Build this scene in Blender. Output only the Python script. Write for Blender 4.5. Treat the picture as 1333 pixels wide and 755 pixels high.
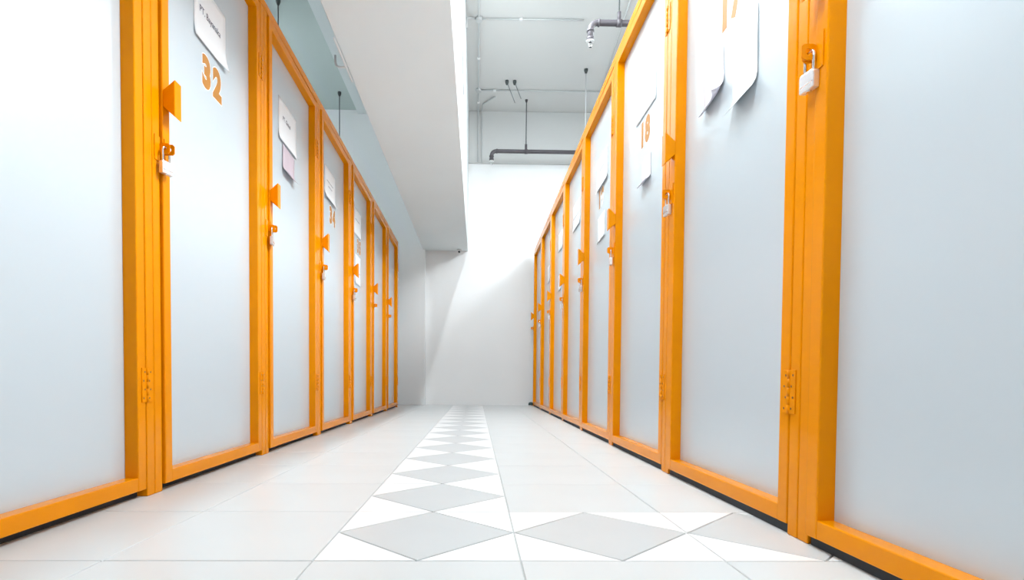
import bpy, bmesh, math, random
from mathutils import Vector, Matrix
random.seed(7)
scene = bpy.context.scene
for o in list(bpy.data.objects): bpy.data.objects.remove(o)
COL = scene.collection

# ------------------------------------------------------------------ camera
W_PX, H_PX = 1333, 755
FPX, CX, CY = 729.885, 634.226, 515.128
PITCH, YAW, ROLL = 0.028708, -0.01907, 0.007205
CAM_H = 0.35
cp, sp, cw, sw, cr, sr = math.cos(PITCH), math.sin(PITCH), math.cos(YAW), math.sin(YAW), math.cos(ROLL), math.sin(ROLL)
Rv = (Matrix(((cr, -sr, 0), (sr, cr, 0), (0, 0, 1))) @ Matrix(((1, 0, 0), (0, cp, -sp), (0, sp, cp)))
      @ Matrix(((cw, 0, sw), (0, 1, 0), (-sw, 0, cw))) @ Matrix(((1, 0, 0), (0, 0, -1), (0, 1, 0))))
right, down, fwd = Rv[0], Rv[1], Rv[2]
cam_d = bpy.data.cameras.new('camera'); cam = bpy.data.objects.new('camera', cam_d); COL.objects.link(cam)
cam_d.sensor_fit = 'HORIZONTAL'; cam_d.sensor_width = 36.0
cam_d.lens = 36.0 * FPX / W_PX
cam_d.shift_x = (W_PX / 2 - CX) / W_PX
cam_d.shift_y = (CY - H_PX / 2) / W_PX
cam_d.clip_start = 0.02
M = Matrix.Identity(4)
for i in range(3):
    M[i][0] = right[i]; M[i][1] = -down[i]; M[i][2] = -fwd[i]
M[2][3] = CAM_H
cam.matrix_world = M
scene.camera = cam

# ------------------------------------------------------------------ world, exposure
world = bpy.data.worlds.new('world'); scene.world = world; world.use_nodes = True
bgn = world.node_tree.nodes['Background']; bgn.inputs[0].default_value = (0.9, 0.96, 1, 1); bgn.inputs[1].default_value = 0.3
vs = scene.view_settings
vs.view_transform = 'Standard'; vs.look = 'None'; vs.gamma = 1.0; vs.use_curve_mapping = False
vs.exposure = 0.05

# lamps, some of them added fill (tube luminaires; their housings are built further down)
# name, (x, y, z), length, watts, direction of the lit face, label
LAMPS = [
    ((1.60, 1.80, 3.86), 2.0, 295, (-0.6, 0, -1), 'tube luminaire hung over the lockers holding the two curling sheets'),
    ((2.76, 1.60, 3.80), 1.6, 60, (-0.7, 0, -1), 'tube luminaire hung behind the lockers, level with the two curling sheets'),
    ((2.20, 5.00, 3.30), 0.6, 62, (-0.5, 0.12, -1.2), 'short tube luminaire hung behind the lockers, level with the creased sheet'),
    ((-0.085, 0.60, 2.50), 1.6, 50, (1, 0, -0.5), 'added fill luminaire fixed to the beam side near the corridor entrance'),  # unseen lamp added to brighten the nearest door on the right
    ((-0.085, 2.40, 2.60), 1.2, 28, (1, 0, -0.5), 'tube luminaire fixed to the beam side above the pinkish slip'),
    ((0.40, 4.20, 3.86), 1.2, 84, (0, 0, -1), 'added fill luminaire on the ceiling in the middle of the corridor'),  # unseen fill lamp added to lift the floor and lower far wall
    ((-2.30, 5.60, 3.86), 1.6, 90, (-0.9, 0, -0.3), 'added fill luminaire hung over the lockers near the white column'),  # added fill for the left bay, turned to the wall so it only bounces
]
LIGHT_COL = (0.88, 0.96, 1.0)

# ------------------------------------------------------------------ materials
def mat(name, col, rough=0.5, metal=0.0, spec=0.5, coat=0.0, noise=0.0, nscale=8.0, bump=0.0, bscale=200.0, emit=None, estr=0.0):
    m = bpy.data.materials.new(name); m.use_nodes = True
    nt = m.node_tree; b = nt.nodes['Principled BSDF']
    b.inputs['Base Color'].default_value = (*col, 1); b.inputs['Roughness'].default_value = rough
    b.inputs['Metallic'].default_value = metal; b.inputs['Specular IOR Level'].default_value = spec
    b.inputs['Coat Weight'].default_value = coat; b.inputs['Coat Roughness'].default_value = 0.12
    if emit: b.inputs['Emission Color'].default_value = (*emit, 1); b.inputs['Emission Strength'].default_value = estr
    if noise or bump:
        tc = nt.nodes.new('ShaderNodeTexCoord')
    if noise:
        n = nt.nodes.new('ShaderNodeTexNoise'); n.inputs['Scale'].default_value = nscale; n.inputs['Detail'].default_value = 4
        nt.links.new(tc.outputs['Object'], n.inputs['Vector'])
        r = nt.nodes.new('ShaderNodeValToRGB')
        r.color_ramp.elements[0].position = 0.3; r.color_ramp.elements[1].position = 0.7
        r.color_ramp.elements[0].color = (*[c * (1 - noise) for c in col], 1)
        r.color_ramp.elements[1].color = (*[min(1, c * (1 + noise * 0.5)) for c in col], 1)
        nt.links.new(n.outputs['Fac'], r.inputs['Fac']); nt.links.new(r.outputs['Color'], b.inputs['Base Color'])
    if bump:
        n2 = nt.nodes.new('ShaderNodeTexNoise'); n2.inputs['Scale'].default_value = bscale; n2.inputs['Detail'].default_value = 2
        nt.links.new(tc.outputs['Object'], n2.inputs['Vector'])
        bp = nt.nodes.new('ShaderNodeBump'); bp.inputs['Strength'].default_value = bump; bp.inputs['Distance'].default_value = 0.002
        nt.links.new(n2.outputs['Fac'], bp.inputs['Height']); nt.links.new(bp.outputs['Normal'], b.inputs['Normal'])
    return m
MT = {
    'orange': mat('orange_paint', (0.86, 0.28, 0.0003), 0.14, spec=0.12, noise=0.06, nscale=5, bump=0.12, bscale=45),
    'panel': mat('frosted_acrylic', (0.585, 0.65, 0.695), 0.25, spec=0.75),
    'wall': mat('wall_plaster', (0.92, 0.92, 0.92), 0.7, noise=0.02, nscale=1.2, bump=0.05, bscale=30),
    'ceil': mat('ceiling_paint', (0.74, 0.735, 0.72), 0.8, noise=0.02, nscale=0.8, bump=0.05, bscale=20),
    'bay_ceil_shaded': mat('shaded_bay_ceiling', (0.60, 0.69, 0.67), 0.8, noise=0.02, nscale=0.8),  # ceiling colour darkened for the shade behind the beam
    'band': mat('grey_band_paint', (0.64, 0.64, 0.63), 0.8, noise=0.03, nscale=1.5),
    'beam': mat('beam_plaster', (0.87, 0.925, 0.93), 0.7, noise=0.02, nscale=1.5, bump=0.05, bscale=30),
    'tile': mat('grey_ceramic', (0.71, 0.725, 0.725), 0.33, spec=0.3, noise=0.025, nscale=3),
    'tile_dia': mat('grey_diamond_ceramic', (0.63, 0.645, 0.65), 0.33, spec=0.3, noise=0.03, nscale=4),
    'tile_white': mat('white_ceramic', (0.93, 0.93, 0.93), 0.3, spec=0.45),
    'grout': mat('grout', (0.62, 0.63, 0.62), 0.9),
    'dark': mat('dark_sheet_and_shade', (0.03, 0.035, 0.04), 0.8),
    'paper': mat('paper', (0.90, 0.91, 0.93), 0.7, noise=0.01),
    'pink': mat('pink_paper', (0.62, 0.52, 0.58), 0.7, noise=0.04, nscale=20),
    'shade_tint': mat('shade_tinted_paper', (0.86, 0.82, 0.90), 0.7),  # white paper with the lavender shade of its curl mixed into the colour
    'ink': mat('ink', (0.12, 0.11, 0.16), 0.6),
    'digit': mat('orange_vinyl', (0.52, 0.20, 0.004), 0.4, noise=0.04, nscale=30),
    'digit_edge': mat('digit_edge', (0.9, 0.9, 0.9), 0.4),
    'chrome': mat('chrome', (0.80, 0.81, 0.83), 0.14, metal=1.0),
    'lockbody': mat('satin_steel', (0.78, 0.78, 0.80), 0.32, metal=0.75, bump=0.1, bscale=300),
    'hole': mat('keyhole_dark', (0.03, 0.03, 0.03), 0.5),
    'screw': mat('screw_dark', (0.22, 0.07, 0.005), 0.5),
    'pipe': mat('grey_pipe', (0.085, 0.075, 0.085), 0.5, noise=0.1, nscale=9),
    'rod': mat('thin_rod', (0.06, 0.07, 0.07), 0.5),
    'rod_grey': mat('grey_wire', (0.22, 0.23, 0.23), 0.5),
    'conduit': mat('white_conduit', (0.62, 0.63, 0.63), 0.5),
    'white': mat('white_plastic', (0.88, 0.88, 0.88), 0.4),
    'lens': mat('dark_lens', (0.01, 0.01, 0.012), 0.1),
    'rubber': mat('dark_rubber', (0.02, 0.05, 0.05), 0.6),
    'tube': mat('lit_tube', (1, 1, 1), 0.5, emit=LIGHT_COL, estr=3.0),
}

# ------------------------------------------------------------------ mesh helpers
class MB:
    def __init__(s): s.bm = bmesh.new()
    def box(s, a, b, bevel=0.0, seg=1):
        t = bmesh.new(); bmesh.ops.create_cube(t, size=1.0)
        for v in t.verts:
            v.co = Vector([(a[i] + b[i]) / 2 + v.co[i] * (b[i] - a[i]) for i in range(3)])
        if bevel: bmesh.ops.bevel(t, geom=t.edges[:], offset=bevel, segments=seg, affect='EDGES', profile=0.5)
        return s.join(t)
    def join(s, t, mx=None):
        me = bpy.data.meshes.new('tmp'); t.to_mesh(me); t.free()
        if mx is not None: me.transform(mx)
        s.bm.from_mesh(me); bpy.data.meshes.remove(me); return s
    def prism(s, prof, axis, lo, hi, bevel=0.0):
        """polygon prof extruded along axis; prof gives the two other coordinates in order"""
        t = bmesh.new(); vs_ = []
        for q in (lo, hi):
            ring = []
            for (a, b) in prof:
                c = [a, b]; c.insert(axis, q); ring.append(t.verts.new(c))
            vs_.append(ring)
        n = len(prof)
        t.faces.new(vs_[0]); t.faces.new(vs_[1][::-1])
        for i in range(n): t.faces.new((vs_[0][i], vs_[1][i], vs_[1][(i + 1) % n], vs_[0][(i + 1) % n]))
        bmesh.ops.recalc_face_normals(t, faces=t.faces[:])
        if bevel: bmesh.ops.bevel(t, geom=t.edges[:], offset=bevel, segments=2, affect='EDGES', profile=0.5)
        return s.join(t)
    def tube(s, pts, r, n=10, caps=True):
        pts = [Vector(p) for p in pts]; t = bmesh.new(); rings = []
        tan0 = (pts[1] - pts[0]).normalized()
        up = Vector((0, 0, 1)) if abs(tan0.z) < 0.9 else Vector((1, 0, 0))
        x = tan0.cross(up).normalized()
        for i, p in enumerate(pts):
            if i == 0: tg = tan0
            elif i == len(pts) - 1: tg = (pts[-1] - pts[-2]).normalized()
            else: tg = ((pts[i + 1] - p).normalized() + (p - pts[i - 1]).normalized()).normalized()
            x = (x - tg * x.dot(tg)).normalized(); y = tg.cross(x)
            rr = r[i] if isinstance(r, (list, tuple)) else r
            rings.append([t.verts.new(p + (x * math.cos(2 * math.pi * k / n) + y * math.sin(2 * math.pi * k / n)) * rr) for k in range(n)])
        for a, b in zip(rings, rings[1:]):
            for k in range(n):
                f = t.faces.new((a[k], a[(k + 1) % n], b[(k + 1) % n], b[k])); f.smooth = True
        if caps: t.faces.new(rings[0][::-1]); t.faces.new(rings[-1])
        bmesh.ops.recalc_face_normals(t, faces=t.faces[:])
        return s.join(t)
    def mesh(s, name, m):
        me = bpy.data.meshes.new(name); s.bm.to_mesh(me); s.bm.free()
        me.materials.append(MT[m]); return me
    def build(s, name, m, parent=None): return obj(name, s.mesh(name, m), parent)

def obj(name, me, parent=None, loc=None, rotz=None):
    o = bpy.data.objects.new(name, me); COL.objects.link(o)
    if parent: o.parent = parent
    if loc is not None: o.location = loc
    if rotz is not None: o.rotation_euler = (0, 0, rotz)
    return o
def tag(o, label, cat, group=None):
    o['label'] = label; o['category'] = cat
    if group: o['group'] = group
    return o
def struct(o, label=None, cat=None):
    o['kind'] = 'structure'
    if label: o['label'] = label; o['category'] = cat
    return o
def empty(name, loc, rotz=0.0):
    o = bpy.data.objects.new(name, None); COL.objects.link(o); o.location = loc; o.rotation_euler = (0, 0, rotz)
    o.empty_display_size = 0.05; return o
def arc(c, r, a0, a1, ax0, ax1, n=7):
    c = Vector(c); ax0 = Vector(ax0); ax1 = Vector(ax1)
    return [c + ax0 * r * math.cos(a0 + (a1 - a0) * i / n) + ax1 * r * math.sin(a0 + (a1 - a0) * i / n) for i in range(n + 1)]
def text_mesh(name, s, size, m, bold=0.0, thick=0.0003, sx=1.0):
    """flat lettering in the plane x=0: reading direction +y, up +z, centred on the origin"""
    cu = bpy.data.curves.new('txt', 'FONT'); cu.body = s; cu.size = size; cu.offset = bold; cu.extrude = thick
    cu.align_x = 'CENTER'; cu.align_y = 'CENTER'; cu.resolution_u = 5
    t = bpy.data.objects.new('txt', cu); COL.objects.link(t)
    bpy.context.view_layer.update()
    me = bpy.data.meshes.new_from_object(t.evaluated_get(bpy.context.evaluated_depsgraph_get()))
    bpy.data.objects.remove(t); bpy.data.curves.remove(cu)
    for v in me.vertices:
        x, y, z = v.co; v.co = (z, x * sx, y)
    me.name = name; me.materials.clear(); me.materials.append(MT[m]); return me

# ------------------------------------------------------------------ the room
CEIL, YFAR = 3.965, 7.685
XW0, XW1, YB = -3.2, 3.4, -3.2
struct(MB().box((XW0 - .2, YB - .2, -0.2), (XW1 + .2, YFAR + .2, -0.004)).build('floor_slab', 'grout')).name = 'floor'
FLOOR = bpy.data.objects['floor']
struct(MB().box((XW0 - .2, YFAR, -0.2), (XW1 + .2, YFAR + .2, CEIL + .2)).build('wall_far', 'wall'))
struct(MB().box((XW0 - .2, YB - .2, -0.2), (XW1 + .2, YB, CEIL + .2)).build('wall_back', 'wall'))
struct(MB().box((XW0 - .2, YB, -0.2), (XW0, YFAR, CEIL + .2)).build('wall_left', 'wall'))
struct(MB().box((XW1, YB, -0.2), (XW1 + .2, YFAR, CEIL + .2)).build('wall_right', 'wall'))
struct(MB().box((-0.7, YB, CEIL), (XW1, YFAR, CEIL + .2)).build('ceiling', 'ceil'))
struct(MB().box((XW0, YB, CEIL), (-0.7, YFAR, CEIL + .2)).build('ceiling', 'bay_ceil_shaded'))
# deep white beam that runs the length of the corridor, a shallow drop beside it, and the column at its end
struct(MB().box((-0.735, YB, 2.095), (-0.13, YFAR, CEIL), 0.004).build('trim_1', 'beam'))
struct(MB().box((-1.60, YB, CEIL - .09), (-0.735, YFAR, CEIL)).build('trim_2', 'beam'))
struct(MB().box((-1.66, YFAR - .09, 0), (-0.70, YFAR, CEIL - .09), 0.004).build('trim_3', 'wall'))

# shallow grey painted beam along the top of the far wall
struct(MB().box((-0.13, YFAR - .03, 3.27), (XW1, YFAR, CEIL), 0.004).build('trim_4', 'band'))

# floor tiles: 0.4 m grid, a column of diamond tiles and a row of them that branches off to the right
TX, TY, TS, J = -0.3126, 1.0744, 0.4, 0.0016
def flat_poly(name, pts, m):
    """bevelled slab: outline pts, top at z=0"""
    t = bmesh.new(); n = len(pts); b = 0.0012
    cx = sum(p[0] for p in pts) / n; cy = sum(p[1] for p in pts) / n
    def inset(p, d):
        v = Vector((cx - p[0], cy - p[1])); return p[0] + v.x * d, p[1] + v.y * d
    L = [[t.verts.new((*p, -0.006)) for p in pts], [t.verts.new((*p, -b)) for p in pts],
         [t.verts.new((*inset(p, 0.006), 0)) for p in pts]]
    for a, c in zip(L, L[1:]):
        for i in range(n): t.faces.new((a[i], a[(i + 1) % n], c[(i + 1) % n], c[i]))
    t.faces.new(L[2]); bmesh.ops.recalc_face_normals(t, faces=t.faces[:])
    me = bpy.data.meshes.new(name); t.to_mesh(me); t.free(); me.materials.append(MT[m]); return me
h = TS / 2 - J
sq = flat_poly('tile', [(-h, -h), (h, -h), (h, h), (-h, h)], 'tile')
d = TS / 2 - 0.004
dia = flat_poly('diamond_tile', [(-d, 0), (0, -d), (d, 0), (0, d)], 'tile_dia')
tri = flat_poly('triangle_tile', [(h, h), (0.004, h), (h, 0.004)], 'tile_white')
ncol = range(-2, 3)
for k in range(-3, 17):
    for c in ncol:
        x, y = TX + TS * (c + .5), TY + TS * (k + .5)
        if y + TS / 2 > YFAR + 0.01:
            continue
        if c == 0 and k >= 0 or k == 0 and c > 0:
            obj('diamond_tile', dia, FLOOR, (x, y, 0))
            for q in range(4): obj('triangle_tile', tri, FLOOR, (x, y, 0), q * math.pi / 2)
        else:
            o = obj('tile', sq, FLOOR, (x, y, random.uniform(-0.0006, 0)))
# cut tiles against the far wall
ylast = TY + TS * 16
cut = flat_poly('tile', [(-h, J), (h, J), (h, YFAR - ylast - .003), (-h, YFAR - ylast - .003)], 'tile')
for c in ncol: obj('tile', cut, FLOOR, (TX + TS * (c + .5), ylast, 0))

# ------------------------------------------------------------------ locker rows
EL, ER = -0.004333, 0.007078
T = 0.04                     # steel tube
POST = 0.08
GAP = 0.004
class Row:
    def __init__(s, x, y, rot, pitch, sgn, top):
        s.base = Vector((x, y, 0)); s.rot = rot; s.pitch = pitch; s.sgn = sgn; s.top = top
        s.mx = Matrix.Translation(s.base) @ Matrix.Rotation(rot, 4, 'Z')
        s.w = pitch - POST - 2 * GAP
    def pt(s, n, u, z): return s.mx @ Vector((n, u, z))
LEFT = Row(-0.96315, 1.65526, -math.atan(EL), 0.89228, 1, 2.055)
RIGHT = Row(0.71579, 1.18803, math.pi - math.atan(ER), 0.90009, -1, 2.088)

def tab_mesh():
    """steel ear with a round hole, standing out from the frame; thickness along y, centre of the hole at (0.017, 0, 0)"""
    t = bmesh.new(); N = 16; th = 0.0018; rings = []
    for y in (-th, th):
        inner, outer = [], []
        for i in range(N):
            a = 2 * math.pi * (i + .5) / N; c, s = math.cos(a), math.sin(a)
            inner.append(t.verts.new((0.017 + 0.007 * c, y, 0.007 * s)))
            k = 0.016 / max(abs(c), abs(s)); k = min(k, 0.0195)
            outer.append(t.verts.new((0.017 + (0.017 / 0.016 if c < 0 else 1) * k * c, y, k * s)))
        rings.append((inner, outer))
    (i0, o0), (i1, o1) = rings
    for i in range(N):
        j = (i + 1) % N
        t.faces.new((i0[i], i0[j], o0[j], o0[i])); t.faces.new((i1[i], o1[i], o1[j], i1[j]))
        t.faces.new((o0[i], o0[j], o1[j], o1[i])); t.faces.new((i0[i], i1[i], i1[j], i0[j]))
    bmesh.ops.recalc_face_normals(t, faces=t.faces[:])
    m = MB(); m.join(t); return m.mesh('hasp_tab', 'orange')

Z0 = 0.022
def row_meshes(row):
    w, zt = row.w, row.top - T - 0.010
    tube_top = row.top - T - 0.0005
    d = {}
    d['post'] = MB().box((-T, 0, 0), (0, T - .001, tube_top), 0.003, 2).box((-T, T + .001, 0), (0, POST, tube_top), 0.003, 2).mesh('post', 'orange')
    d['end_post'] = MB().box((-T, 0, 0), (0, T, tube_top), 0.003, 2).mesh('post', 'orange')
    d['post_plate'] = MB().box((0, -.014, 1.0), (0.003, .014, 1.075), 0.001).mesh('hasp_plate', 'orange')
    d['divider'] = MB().box((-1.1, -.006, 0.0), (-T - .012, .006, row.top - .05)).mesh('divider_panel', 'dark')
    hp = row.pitch / 2 - .001
    d['light_block'] = MB().box((-1.1, -hp, row.top - .045), (-T - .002, hp, row.top - .035)).mesh('light_block_lid', 'dark')  # unseen lid added to keep lamp light out of the locker
    d['back'] = MB().box((-1.12, -hp, 0), (-1.105, hp, row.top - .045)).mesh('back_panel', 'dark')
    n1 = -.028 if row.sgn > 0 else -.006
    d['gap_shade'] = MB().box((-T, -w / 2, 0.0005), (n1, w / 2, Z0 - .0015)).mesh('gap_shade_strip', 'dark')  # dark strip standing in for the shade in the gap under the door
    # door frame of welded tube; local y runs from -w (lock edge) to 0 (hinge edge)
    m = MB().box((-T, -w, Z0), (0, -w + T, zt), 0.003, 2).box((-T, -T, Z0), (0, 0, zt), 0.003, 2)
    m.box((-T, -w + T - .002, Z0), (-.0008, -T + .002, Z0 + T), 0.003, 2).box((-T, -w + T - .002, zt - T), (-.0008, -T + .002, zt), 0.003, 2)
    d['door'] = m.mesh('door', 'orange')
    d['panel'] = MB().box((-T - .002, -w + T - .012, Z0 + T - .012), (-T + .002, -T + .012, zt - T + .012)).mesh('panel', 'panel')
    m = MB().box((0, -.024, 0), (.003, -.003, .10), .0008).box((0, .003, 0), (.003, .026, .10), .0008)
    for i in range(5): m.tube([(.003, .001, i * .02 + .0005), (.003, .001, i * .02 + .0195)], .0042, 10)
    nf = len(m.bm.faces)
    for sy in (-.014, .015):
        for j in range(4):
            y, z = sy + (.003 if j % 2 else -.003), .012 + .0253 * j
            m.tube([(.0028, y, z), (.0038, y, z)], .0026, 8)
    m.bm.faces.ensure_lookup_table()
    for f in m.bm.faces[nf:]: f.material_index = 1
    d['hinge'] = m.mesh('hinge', 'orange'); d['hinge'].materials.append(MT['screw'])
    # flared pull: narrow at the stile, wide at its outer face
    d['handle'] = MB().prism([(0, -.024), (.036, -.056), (.036, .056), (0, .024)], 1, -.020, .020, .0022).mesh('handle', 'orange')
    d['tab'] = tab_mesh()
    d['plate'] = MB().box((0, -.012, 1.0), (.003, .012, 1.075), .001).mesh('hasp_plate', 'orange')
    return d
def add_number(door, s, u, w, zc=1.445, size=0.145, adv=0.088):
    for i, ch in enumerate(s):
        me = text_mesh('digit', ch, size, 'digit', 0.0095, 0.0003, 0.92)
        e = text_mesh('digit_border', ch, size, 'digit_edge', 0.0125, 0.0001, 0.92)
        bm = bmesh.new(); bm.from_mesh(me); nf = len(bm.faces)
        e.transform(Matrix.Translation((-.0002, 0, 0))); bm.from_mesh(e); bm.faces.ensure_lookup_table()
        for f in bm.faces[nf:]: f.material_index = 1
        bm.to_mesh(me); bm.free(); me.materials.append(MT['digit_edge']); bpy.data.meshes.remove(e)
        obj('digit', me, door, (-T + .0024, -w + u + (i - .5) * adv, zc))
def make_locker(row, k, dm, label, number=None, nu=0.4, first=False, last=False, ajar=0.010):
    """one locker: its near post, body and hinged door"""
    sg = row.sgn; a = k * row.pitch
    o = tag(empty('locker', row.pt(0, sg * a, 0), row.rot), label, 'locker', 'orange framed storage lockers')
    def post(s, mesh, wd):
        lo = min(sg * s, sg * (s + wd))
        p = obj('post', mesh, o, (0, lo, 0))
        if not (sg > 0 and mesh is dm['end_post']):
            obj('hasp_plate', dm['post_plate'], p, (0, wd - .016, 0)); obj('hasp_tab', dm['tab'], p, (0, wd - .004, 1.040))
        obj('divider_panel', dm['divider'], o, (0, lo + wd / 2, 0))
    if sg < 0 or first: post(0, dm['post'], POST)
    if sg > 0 and not last: post(row.pitch, dm['post'], POST)
    if last: post(row.pitch, dm['end_post'], T)
    mid = sg * (POST + row.pitch) / 2
    half = row.pitch / 2 + POST if sg > 0 else -row.pitch / 2
    obj('light_block_lid', dm['light_block'], o, (0, half, 0)); obj('back_panel', dm['back'], o, (0, half, 0))
    obj('gap_shade_strip', dm['gap_shade'], o, (0, mid, 0))
    dr = obj('door', dm['door'], o, (0, sg * (row.pitch - GAP if sg > 0 else POST + GAP), 0), ajar)
    obj('panel', dm['panel'], dr)
    for z in (0.277, 1.68): obj('hinge', dm['hinge'], dr, (0, GAP / 2, z))
    obj('handle', dm['handle'], dr, (0, -row.w + .021, 1.195))
    obj('hasp_plate', dm['plate'], dr, (0, -row.w + .016, 0))
    obj('hasp_tab', dm['tab'], dr, (0, -row.w + .003, 1.040))
    if number: add_number(dr, number, nu, row.w, 1.462 if sg > 0 else 1.478, adv=.088 if sg > 0 else .076)
    return o
DL, DR = row_meshes(LEFT), row_meshes(RIGHT)
LD = {31: 'plain frosted locker with no sheet, hinged to the post beside locker 32', 32: 'frosted orange framed locker numbered 32 under a printed company sheet',
      33: 'frosted orange framed locker bearing a pinkish slip under a white sheet', 34: 'frosted orange framed locker numbered 34 with a single sheet above the digits',
      35: 'frosted orange framed locker numbered 35 with a long sheet below the digits', 36: 'frosted locker without sheets or padlock, second from the white column',
      37: 'frosted locker without sheets or padlock, closest to the white column'}
RD = {16: 'plain frosted locker with no sheet, padlocked to the post beside locker 17', 17: 'frosted orange framed locker numbered 17 above two curling sheets',
      18: 'frosted orange framed locker numbered 18 above one small curled slip', 19: 'frosted orange framed locker numbered 19 above a torn sheet',
      20: 'frosted locker with one creased sheet, next to the torn sheet', 21: 'frosted locker with two faint sheets, two along from the torn sheet',
      22: 'frosted padlocked locker second from the dark rubber stop', 23: 'frosted locker with unlocked hasp, closest to the dark rubber stop'}
for i, n in enumerate(range(31, 38)):
    make_locker(LEFT, i - 1, DL, LD[n], str(n) if n in (32, 34, 35) else None, 0.415, first=n == 31, last=n == 37)
for i, n in enumerate(range(16, 24)):
    make_locker(RIGHT, i - 1, DR, RD[n], str(n) if n in (17, 18, 19) else None, {17: .385, 18: .41, 19: .38}.get(n, .4), last=n == 23)
for row, k1, lb in ((LEFT, 6, 'orange steel rail along the tops of the lockers beside the white column'), (RIGHT, 7, 'orange steel rail along the tops of the lockers under the grey pipes')):
    e = sorted((row.sgn * -row.pitch, row.sgn * (k1 * row.pitch + T)))
    o = MB().box((-T, e[0], row.top - T), (0, e[1], row.top), 0.003, 2).build('top_rail', 'orange')
    o.location = row.base; o.rotation_euler = (0, 0, row.rot); tag(o, lb, 'rail')

# ------------------------------------------------------------------ padlocks
m = MB().prism([(-.021, -.004), (.021, -.004), (.021, .030), (.017, .034), (-.017, .034), (-.021, .030)], 0, -.0075, .0075, .0018)
ME_BODY = m.mesh('lock_body', 'lockbody')
sh = [(0, -.0125, .030), (0, -.0125, .066)] + [tuple(p) for p in arc((0, 0, .066), .0125, math.pi, 0, (0, 1, 0), (0, 0, 1), 10)] + [(0, .0125, .066), (0, .0125, .030)]
ME_SH = MB().tube([sh[0]] + sh[2:-2] + [sh[-1]], .0034, 10).mesh('shackle', 'chrome')
ME_BUMP = MB().box((-.008, -.019, .005), (.008, .019, .010), .0006).mesh('groove_band', 'chrome')
ME_KEY = MB().tube([(0, 0, -.003), (0, 0, -.007)], .0055, 12).mesh('key_core', 'chrome')
def padlock(row, k, door_no, tilt):
    a = k * row.pitch
    s = a + POST if row.sgn > 0 else a + row.pitch
    u = s * row.sgn
    p = row.pt(0.019, u + .0, 1.040 - .0725)
    o = tag(empty('padlock', p, row.rot + tilt), 'small steel padlock hanging ' + door_no, 'padlock', 'padlocks on the locker doors')
    obj('lock_body', ME_BODY, o); obj('shackle', ME_SH, o); obj('groove_band', ME_BUMP, o); obj('key_core', ME_KEY, o)
for i, t in ((0, -.25), (1, .2), (2, .12), (3, -.15)):
    padlock(LEFT, i, ('beside the printed company sheet', 'beside the pinkish slip', 'beside the number 34', 'beside the long sheet under number 35')[i], t)
for i, t in zip(range(-1, 6), (.15, .1, -.2, .25, .1, -.1, .15)):
    padlock(RIGHT, i, ('on the plain locker with no sheet', 'on the locker with two curling sheets', 'on the locker with one small curled slip', 'on the locker with a torn sheet',
                       'on the locker with one creased sheet', 'on the locker with two faint sheets', 'on the locker second from the dark rubber stop')[i + 1], t)

# ------------------------------------------------------------------ paper sheets on the doors
def sheet_mesh(w, h_, curl_b=0.0, curl_side=0.0, torn=0.0, m='paper', lift=0.0):
    """sheet in the plane x=0 (y right, z up, origin = top centre); lower edge may curl out"""
    nx, nz = 8, 12; t = bmesh.new(); th = 0.0004; lay = []
    rnd = random.Random(int(w * 1000 + h_ * 100))
    for off in (0, th):
        g = []
        for j in range(nz + 1):
            row_ = []
            for i in range(nx + 1):
                fy = i / nx; fz = j / nz
                y = (fy - .5) * w; z = -fz * h_; x = off + lift * math.sin(math.pi * fz)
                if torn and j == nz: z += torn * (0.6 * abs(math.sin(fy * 7.3)) + .4 * fy)
                k = max(0, fz - .72) / .28
                x += curl_b * k * k; z += abs(curl_b) * .35 * k * k
                c = max(0, fy - .6) / .4 * max(0, fz - .55) / .45
                x += curl_side * c * c
                row_.append(t.verts.new((x, y, z)))
            g.append(row_)
        lay.append(g)
    def face(a): 
        f = t.faces.new(a); f.smooth = True
    for g in lay:
        for j in range(nz):
            for i in range(nx): face((g[j][i], g[j][i + 1], g[j + 1][i + 1], g[j + 1][i]))
    A, B = lay
    for j in range(nz):
        for i in (0, nx): t.faces.new((A[j][i], A[j + 1][i], B[j + 1][i], B[j][i]))
    for i in range(nx):
        for j in (0, nz): t.faces.new((A[j][i], A[j][i + 1], B[j][i + 1], B[j][i]))
    bmesh.ops.recalc_face_normals(t, faces=t.faces[:])
    me = bpy.data.meshes.new('paper_sheet'); t.to_mesh(me); t.free(); me.materials.append(MT[m]); return me
def sheet(row, k, u, ztop, w, h_, label, tilt=0.0, x=0.0, name='paper_sheet', text=None, lines=(), **kw):
    """u = distance of the sheet's centre from the lock edge of door k"""
    a = k * row.pitch
    s = (a + POST + GAP + u) if row.sgn > 0 else (a + row.pitch - GAP - u)
    aj = 0.010 * (row.w - u)           # the doors stand a hair open at the lock edge
    p = row.pt(-T + .0032 + aj + x, s * row.sgn, ztop)
    o = obj(name, sheet_mesh(w, h_, **kw), None, p)
    o.rotation_euler = (tilt, 0, row.rot + 0.010)
    tag(o, label, 'paper')
    if text:
        for (tx, ty, tz, ts) in text:
            obj('lettering', text_mesh('lettering', tx, ts, 'ink', 0.0002, 0.0001, 0.95), o, (.0011, ty, tz))
    for (y0, y1, z) in lines:
        MB().box((.0006, y0, z - .0018), (.0010, y1, z + .0018)).build('printed_line', 'ink', o)
    return o
sheet(LEFT, 0, .405, 1.768, .255, .215, 'white sheet reading PT. Bayanaka above the number 32', text=[('PT. Bayanaka', -.004, -.098, .0335)], curl_b=.006, curl_side=.012)
sheet(LEFT, 1, .375, 1.765, .290, .215, 'white sheet above the pinkish slip', text=[('PT. Global', -.02, -.085, .030)], curl_b=.008)
sheet(LEFT, 1, .385, 1.545, .190, .150, 'pinkish slip with curling corners under a white sheet', tilt=-.05, m='pink', name='paper_slip', curl_b=.022, curl_side=.02, x=.002)
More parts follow.
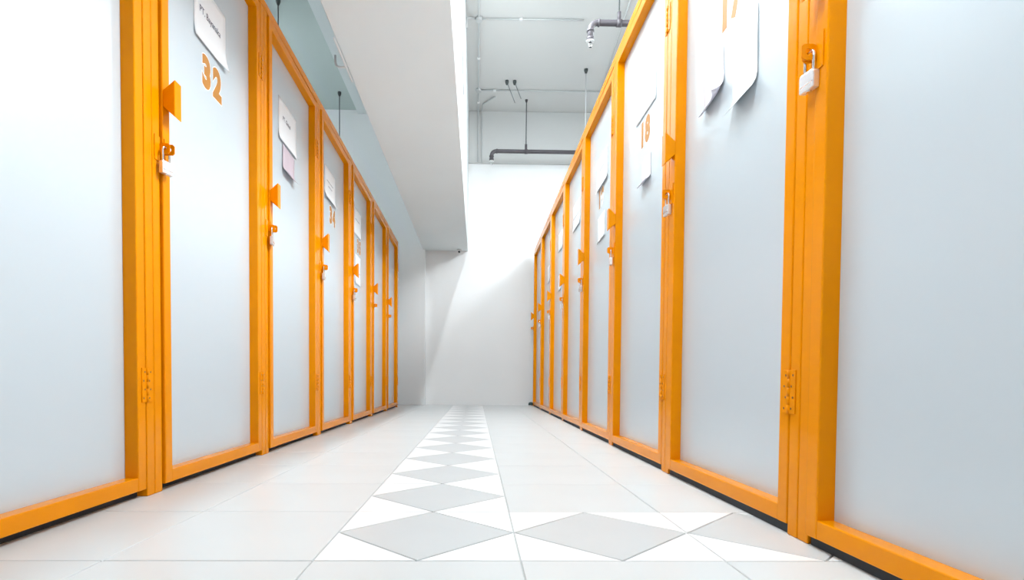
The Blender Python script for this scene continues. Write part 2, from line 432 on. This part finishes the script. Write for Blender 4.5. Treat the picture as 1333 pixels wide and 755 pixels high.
sheet(LEFT, 2, .35, 1.755, .290, .215, 'lone white sheet on the locker numbered 34', lines=[(-.09, .08, -.085), (-.05, .05, -.115)], curl_b=.014)
sheet(LEFT, 3, .35, 1.755, .290, .215, 'upper of the two white sheets on the locker numbered 35', lines=[(-.09, .08, -.085)], curl_b=.004)
sheet(LEFT, 3, .37, 1.385, .215, .250, 'long white sheet hanging below the number 35', lines=[(-.08, .08, -.145)], curl_b=.004)
sheet(RIGHT, 0, .485, 1.372, .145, .250, 'white sheet with curled lower edge under the number 17', tilt=.03, curl_b=.030, lift=.002)
sheet(RIGHT, 0, .27, 1.372, .150, .150, 'shade-tinted white sheet with curled lower corner beside the number 17', tilt=.1, m='shade_tint', curl_b=.022, curl_side=.02)
sheet(RIGHT, 1, .42, 1.760, .290, .200, 'large flat sheet over the small curled slip and number 18', curl_b=.002)
sheet(RIGHT, 1, .44, 1.360, .135, .130, 'small curled slip below the number 18', m='shade_tint', curl_b=.024)
sheet(RIGHT, 2, .40, 1.745, .290, .205, 'flat white sheet over the torn sheet and number 19', tilt=.02, lines=[(-.06, .06, -.08)], curl_b=.010)
sheet(RIGHT, 2, .40, 1.375, .190, .170, 'sheet with torn lower edge below the number 19', tilt=.04, torn=.03, curl_b=.008)
sheet(RIGHT, 3, .38, 1.735, .290, .200, 'creased white sheet next to the torn sheet', lines=[(-.13, .13, -.10)], curl_b=.006)
sheet(RIGHT, 4, .40, 1.735, .250, .170, 'higher of two faint sheets, two lockers along from the torn sheet', curl_b=.006)
sheet(RIGHT, 4, .37, 1.345, .150, .150, 'lower of two faint sheets, two lockers along from the torn sheet', curl_b=.006)
sheet(RIGHT, 5, .40, 1.60, .150, .180, 'faint sheet on the locker second from the dark rubber stop', curl_b=.006)

# ------------------------------------------------------------------ sprinkler pipes
def sprinkler(x0, y, z, x1, hx, drop, label):
    o = tag(empty('sprinkler_pipe', (x0, y, z)), label, 'pipe', 'sprinkler pipes under the ceiling')
    r = 0.025
    pts = [(x1 - x0, 0, 0), (.06, 0, 0)] + [tuple(p) for p in arc((.06, 0, -.06), .06, math.pi / 2, math.pi, (1, 0, 0), (0, 0, 1), 6)][1:] + [(0, 0, -drop)]
    MB().tube(pts, r, 14).build('pipe', 'pipe', o)
    MB().tube([(.075, 0, 0), (.062, 0, 0)], r + .006, 14).tube([(0, 0, -.075), (0, 0, -.060)], r + .006, 14).tube([(0, 0, -drop + .02), (0, 0, -drop - .005)], r + .005, 14).build('elbow_collar', 'pipe', o)
    s = MB().tube([(0, 0, -drop - .004), (0, 0, -drop - .02)], [.016, .011], 12).build('sprinkler_head', 'chrome', o)
    MB().tube([(0, 0, -drop - .012), (0, 0, -drop - .016)], .034, 16).build('escutcheon', 'white', s)
    MB().tube([(-.012, 0, -drop - .02), (-.012, 0, -drop - .045), (0, 0, -drop - .055), (.012, 0, -drop - .045), (.012, 0, -drop - .02)], .003, 6).tube([(0, 0, -drop - .054), (0, 0, -drop - .060)], .012, 10).build('deflector', 'chrome', s)
    h0 = hx - x0
    g = MB().tube([(h0, 0, .02), (h0, 0, CEIL - z)], .006, 8).build('hanger_rod', 'rod', o)
    MB().tube([(h0, 0, .02), (h0, 0, .09)], .016, 10).tube([(h0 - .02, 0, 0), (h0 + .02, 0, 0)], r + .005, 14).build('hanger_clamp', 'pipe', g)
    MB().tube([(h0, 0, CEIL - z - .03), (h0, 0, CEIL - z)], [.012, .02], 10).build('ceiling_anchor', 'pipe', g)
sprinkler(0.174, 7.338, 3.305, XW1, 0.62, 0.115, 'dark grey sprinkler pipe with elbow hanging before the far wall')
sprinkler(0.925, 4.72, 3.315, XW1, 1.163, 0.14, 'dark grey sprinkler pipe passing over the lockers and kinked down before the ceiling conduits')

# ------------------------------------------------------------------ rods, wires and conduits
def rod(x, y, z0, lean, label, m='rod', r=.006):
    o = tag(empty('ceiling_rod', (x, y, CEIL)), label, 'rod', 'rods hanging from the ceiling')
    MB().tube([(0, 0, -.02), (lean[0], lean[1], z0 - CEIL)], r, 8).build('rod', m, o)
    MB().tube([(0, 0, 0), (0, 0, -.02), (0, 0, -.05)], [.022, .022, .012], 10).build('anchor_cap', 'rod', o)
rod(0.343, 6.88, 3.70, (.10, 0.0), 'bent grey wire hanging from the ceiling, farther from the far pipe hanger', 'rod_grey', .005)
rod(0.436, 6.88, 3.75, (.08, 0.0), 'bent grey wire hanging from the ceiling, closer to the far pipe hanger', 'rod_grey', .005)
rod(1.248, 6.60, 3.0, (0, 0), 'thin pale rod with black cap hanging between the two grey pipes', 'conduit', .005)
rod(-1.755, 7.22, 2.2, (0, 0), 'thin dark rod with black cap hanging beside the white column')
rod(-1.92, 5.50, 2.2, (0, 0), 'thin dark rod hanging over the lockers, farther from the white column')

def conduit(pts, label, boxes=(), m='conduit', r=.008, clips=()):
    o = tag(empty('conduit', pts[0]), label, 'conduit', 'conduits on the ceiling and walls')
    p0 = Vector(pts[0])
    MB().tube([Vector(p) - p0 for p in pts], r, 8).build('tube', m, o)
    for b in boxes:
        c = Vector(b) - p0
        MB().tube([c + Vector((0, 0, -.022)), c + Vector((0, 0, .012))], .034, 14).build('junction_box', m, o)
    for b in clips:
        c = Vector(b) - p0
        MB().box(c - Vector((.016, .016, .012)), c + Vector((.016, .016, .008)), .003).build('clip', 'white', o)
zc = CEIL - .012
conduit([(0.0, 2.5, zc), (0.0, YFAR - .06, zc), (0.0, YFAR - .042, zc - .02), (0.0, YFAR - .042, 3.28)], 'thin conduit along the ceiling and down the far wall',
        boxes=[(0.0, 5.71, zc), (0.0, 7.09, zc)], clips=[(0, 6.4, zc), (0, 7.4, zc)])
conduit([(0.035, 5.71, zc), (1.05, 5.70, zc)], 'thin conduit across the ceiling, ending near the longer pipe drop', clips=[(.42, 5.70, zc)])
conduit([(0.035, 7.09, zc), (1.9, 7.085, zc)], 'thin conduit across the ceiling before the far wall', clips=[(.2, 7.09, zc)])
conduit([(0.215, 7.21, zc - .02), (0.21, 7.25, zc), (0.06, 7.44, zc), (0.05, YFAR - .06, zc), (0.05, YFAR - .042, zc - .02), (0.05, YFAR - .042, 3.275)], 'bent conduit with a kinked end running down the far wall')
conduit([(1.42, 5.2, zc), (1.53, 7.08, zc)], 'faint conduit on the ceiling running past the nearer grey pipe', r=.006)
conduit([(-0.035, 5.71, zc), (-0.08, 5.69, zc), (-0.118, 5.62, zc - .05), (-0.118, 5.60, zc - .16)], 'short hooked conduit on the top of the beam side')
conduit([(-0.122, 4.30, 2.84), (-0.122, 4.62, 2.66)], 'short wire on the side of the ceiling beam', m='rod_grey', r=.004)
# white conduit hook under the outer edge of the beam
conduit([(-0.738, 2.92, 2.083), (-0.738, 3.34, 2.083)], 'white conduit along the lower edge of the ceiling beam', m='white', r=.005)
conduit([(-0.735, 3.22, 2.100), (-0.785, 3.22, 2.100), (-0.800, 3.22, 2.108), (-0.806, 3.22, 2.125), (-0.806, 3.22, 2.165)], 'white hooked conduit beside the lower edge of the ceiling beam', m='white', r=.006)

# ------------------------------------------------------------------ small things at the far end
o = tag(empty('security_camera', (-0.245, 7.60, 2.095)), 'small white security camera with dark lens under the end of the beam', 'camera')
MB().tube([(0, 0, 0), (0, 0, -.012), (0, 0, -.02)], [.032, .032, .02], 16).build('mount', 'white', o)
b = MB().tube([(0, .01, -.03), (0, -.035, -.036)], [.026, .03], 16).build('housing', 'white', o)
MB().tube([(0, -.034, -.036), (0, -.042, -.037)], [.015, .010], 16).build('lens', 'lens', b)
o = tag(empty('door_stop', (0.74, 7.60, 0)), 'small dark rubber stop on the floor beside the far wall', 'door stop')
MB().tube([(0, 0, 0), (0, 0, .025), (0, 0, .045), (0, 0, .05)], [.034, .036, .026, .008], 16).build('cap', 'rubber', o)
MB().tube([(0, 0, .001), (0, 0, .008)], .042, 16).build('base', 'chrome', o)

# ------------------------------------------------------------------ luminaires
for (p, L, watt, dr, lb) in LAMPS:
    o = tag(empty('tube_luminaire', p), lb, 'lamp', 'tube luminaires of the storage hall')
    dv = Vector(dr).normalized()
    q = dv.to_track_quat('-Z', 'Y')
    bk = -dv * 0.05
    hb = MB().box((-.06, -L / 2, .02), (.06, L / 2, .05), .004).build('housing', 'white', o); hb.rotation_mode = 'QUATERNION'; hb.rotation_quaternion = q
    tb = MB().tube([(-.025, -L / 2 + .02, .008), (-.025, L / 2 - .02, .008)], .012, 10).build('lamp_tube', 'tube', o); tb.rotation_mode = 'QUATERNION'; tb.rotation_quaternion = q
    tb = MB().tube([(.025, -L / 2 + .02, .008), (.025, L / 2 - .02, .008)], .012, 10).build('lamp_tube', 'tube', o); tb.rotation_mode = 'QUATERNION'; tb.rotation_quaternion = q
    ld = bpy.data.lights.new('tube_light', 'AREA'); ld.shape = 'RECTANGLE'; ld.size = 0.10; ld.size_y = L; ld.energy = watt; ld.color = LIGHT_COL
    lo = bpy.data.objects.new('tube_light', ld); COL.objects.link(lo); lo.parent = o
    if abs(p[0]) > 0.2:
        for y in (-L / 3, L / 3): MB().tube([(0, y, .03), (0, y, CEIL - p[2])], .006, 8).build('suspension_rod', 'rod', o)
    lo.location = dv * 0.012; lo.rotation_mode = 'QUATERNION'; lo.rotation_quaternion = q
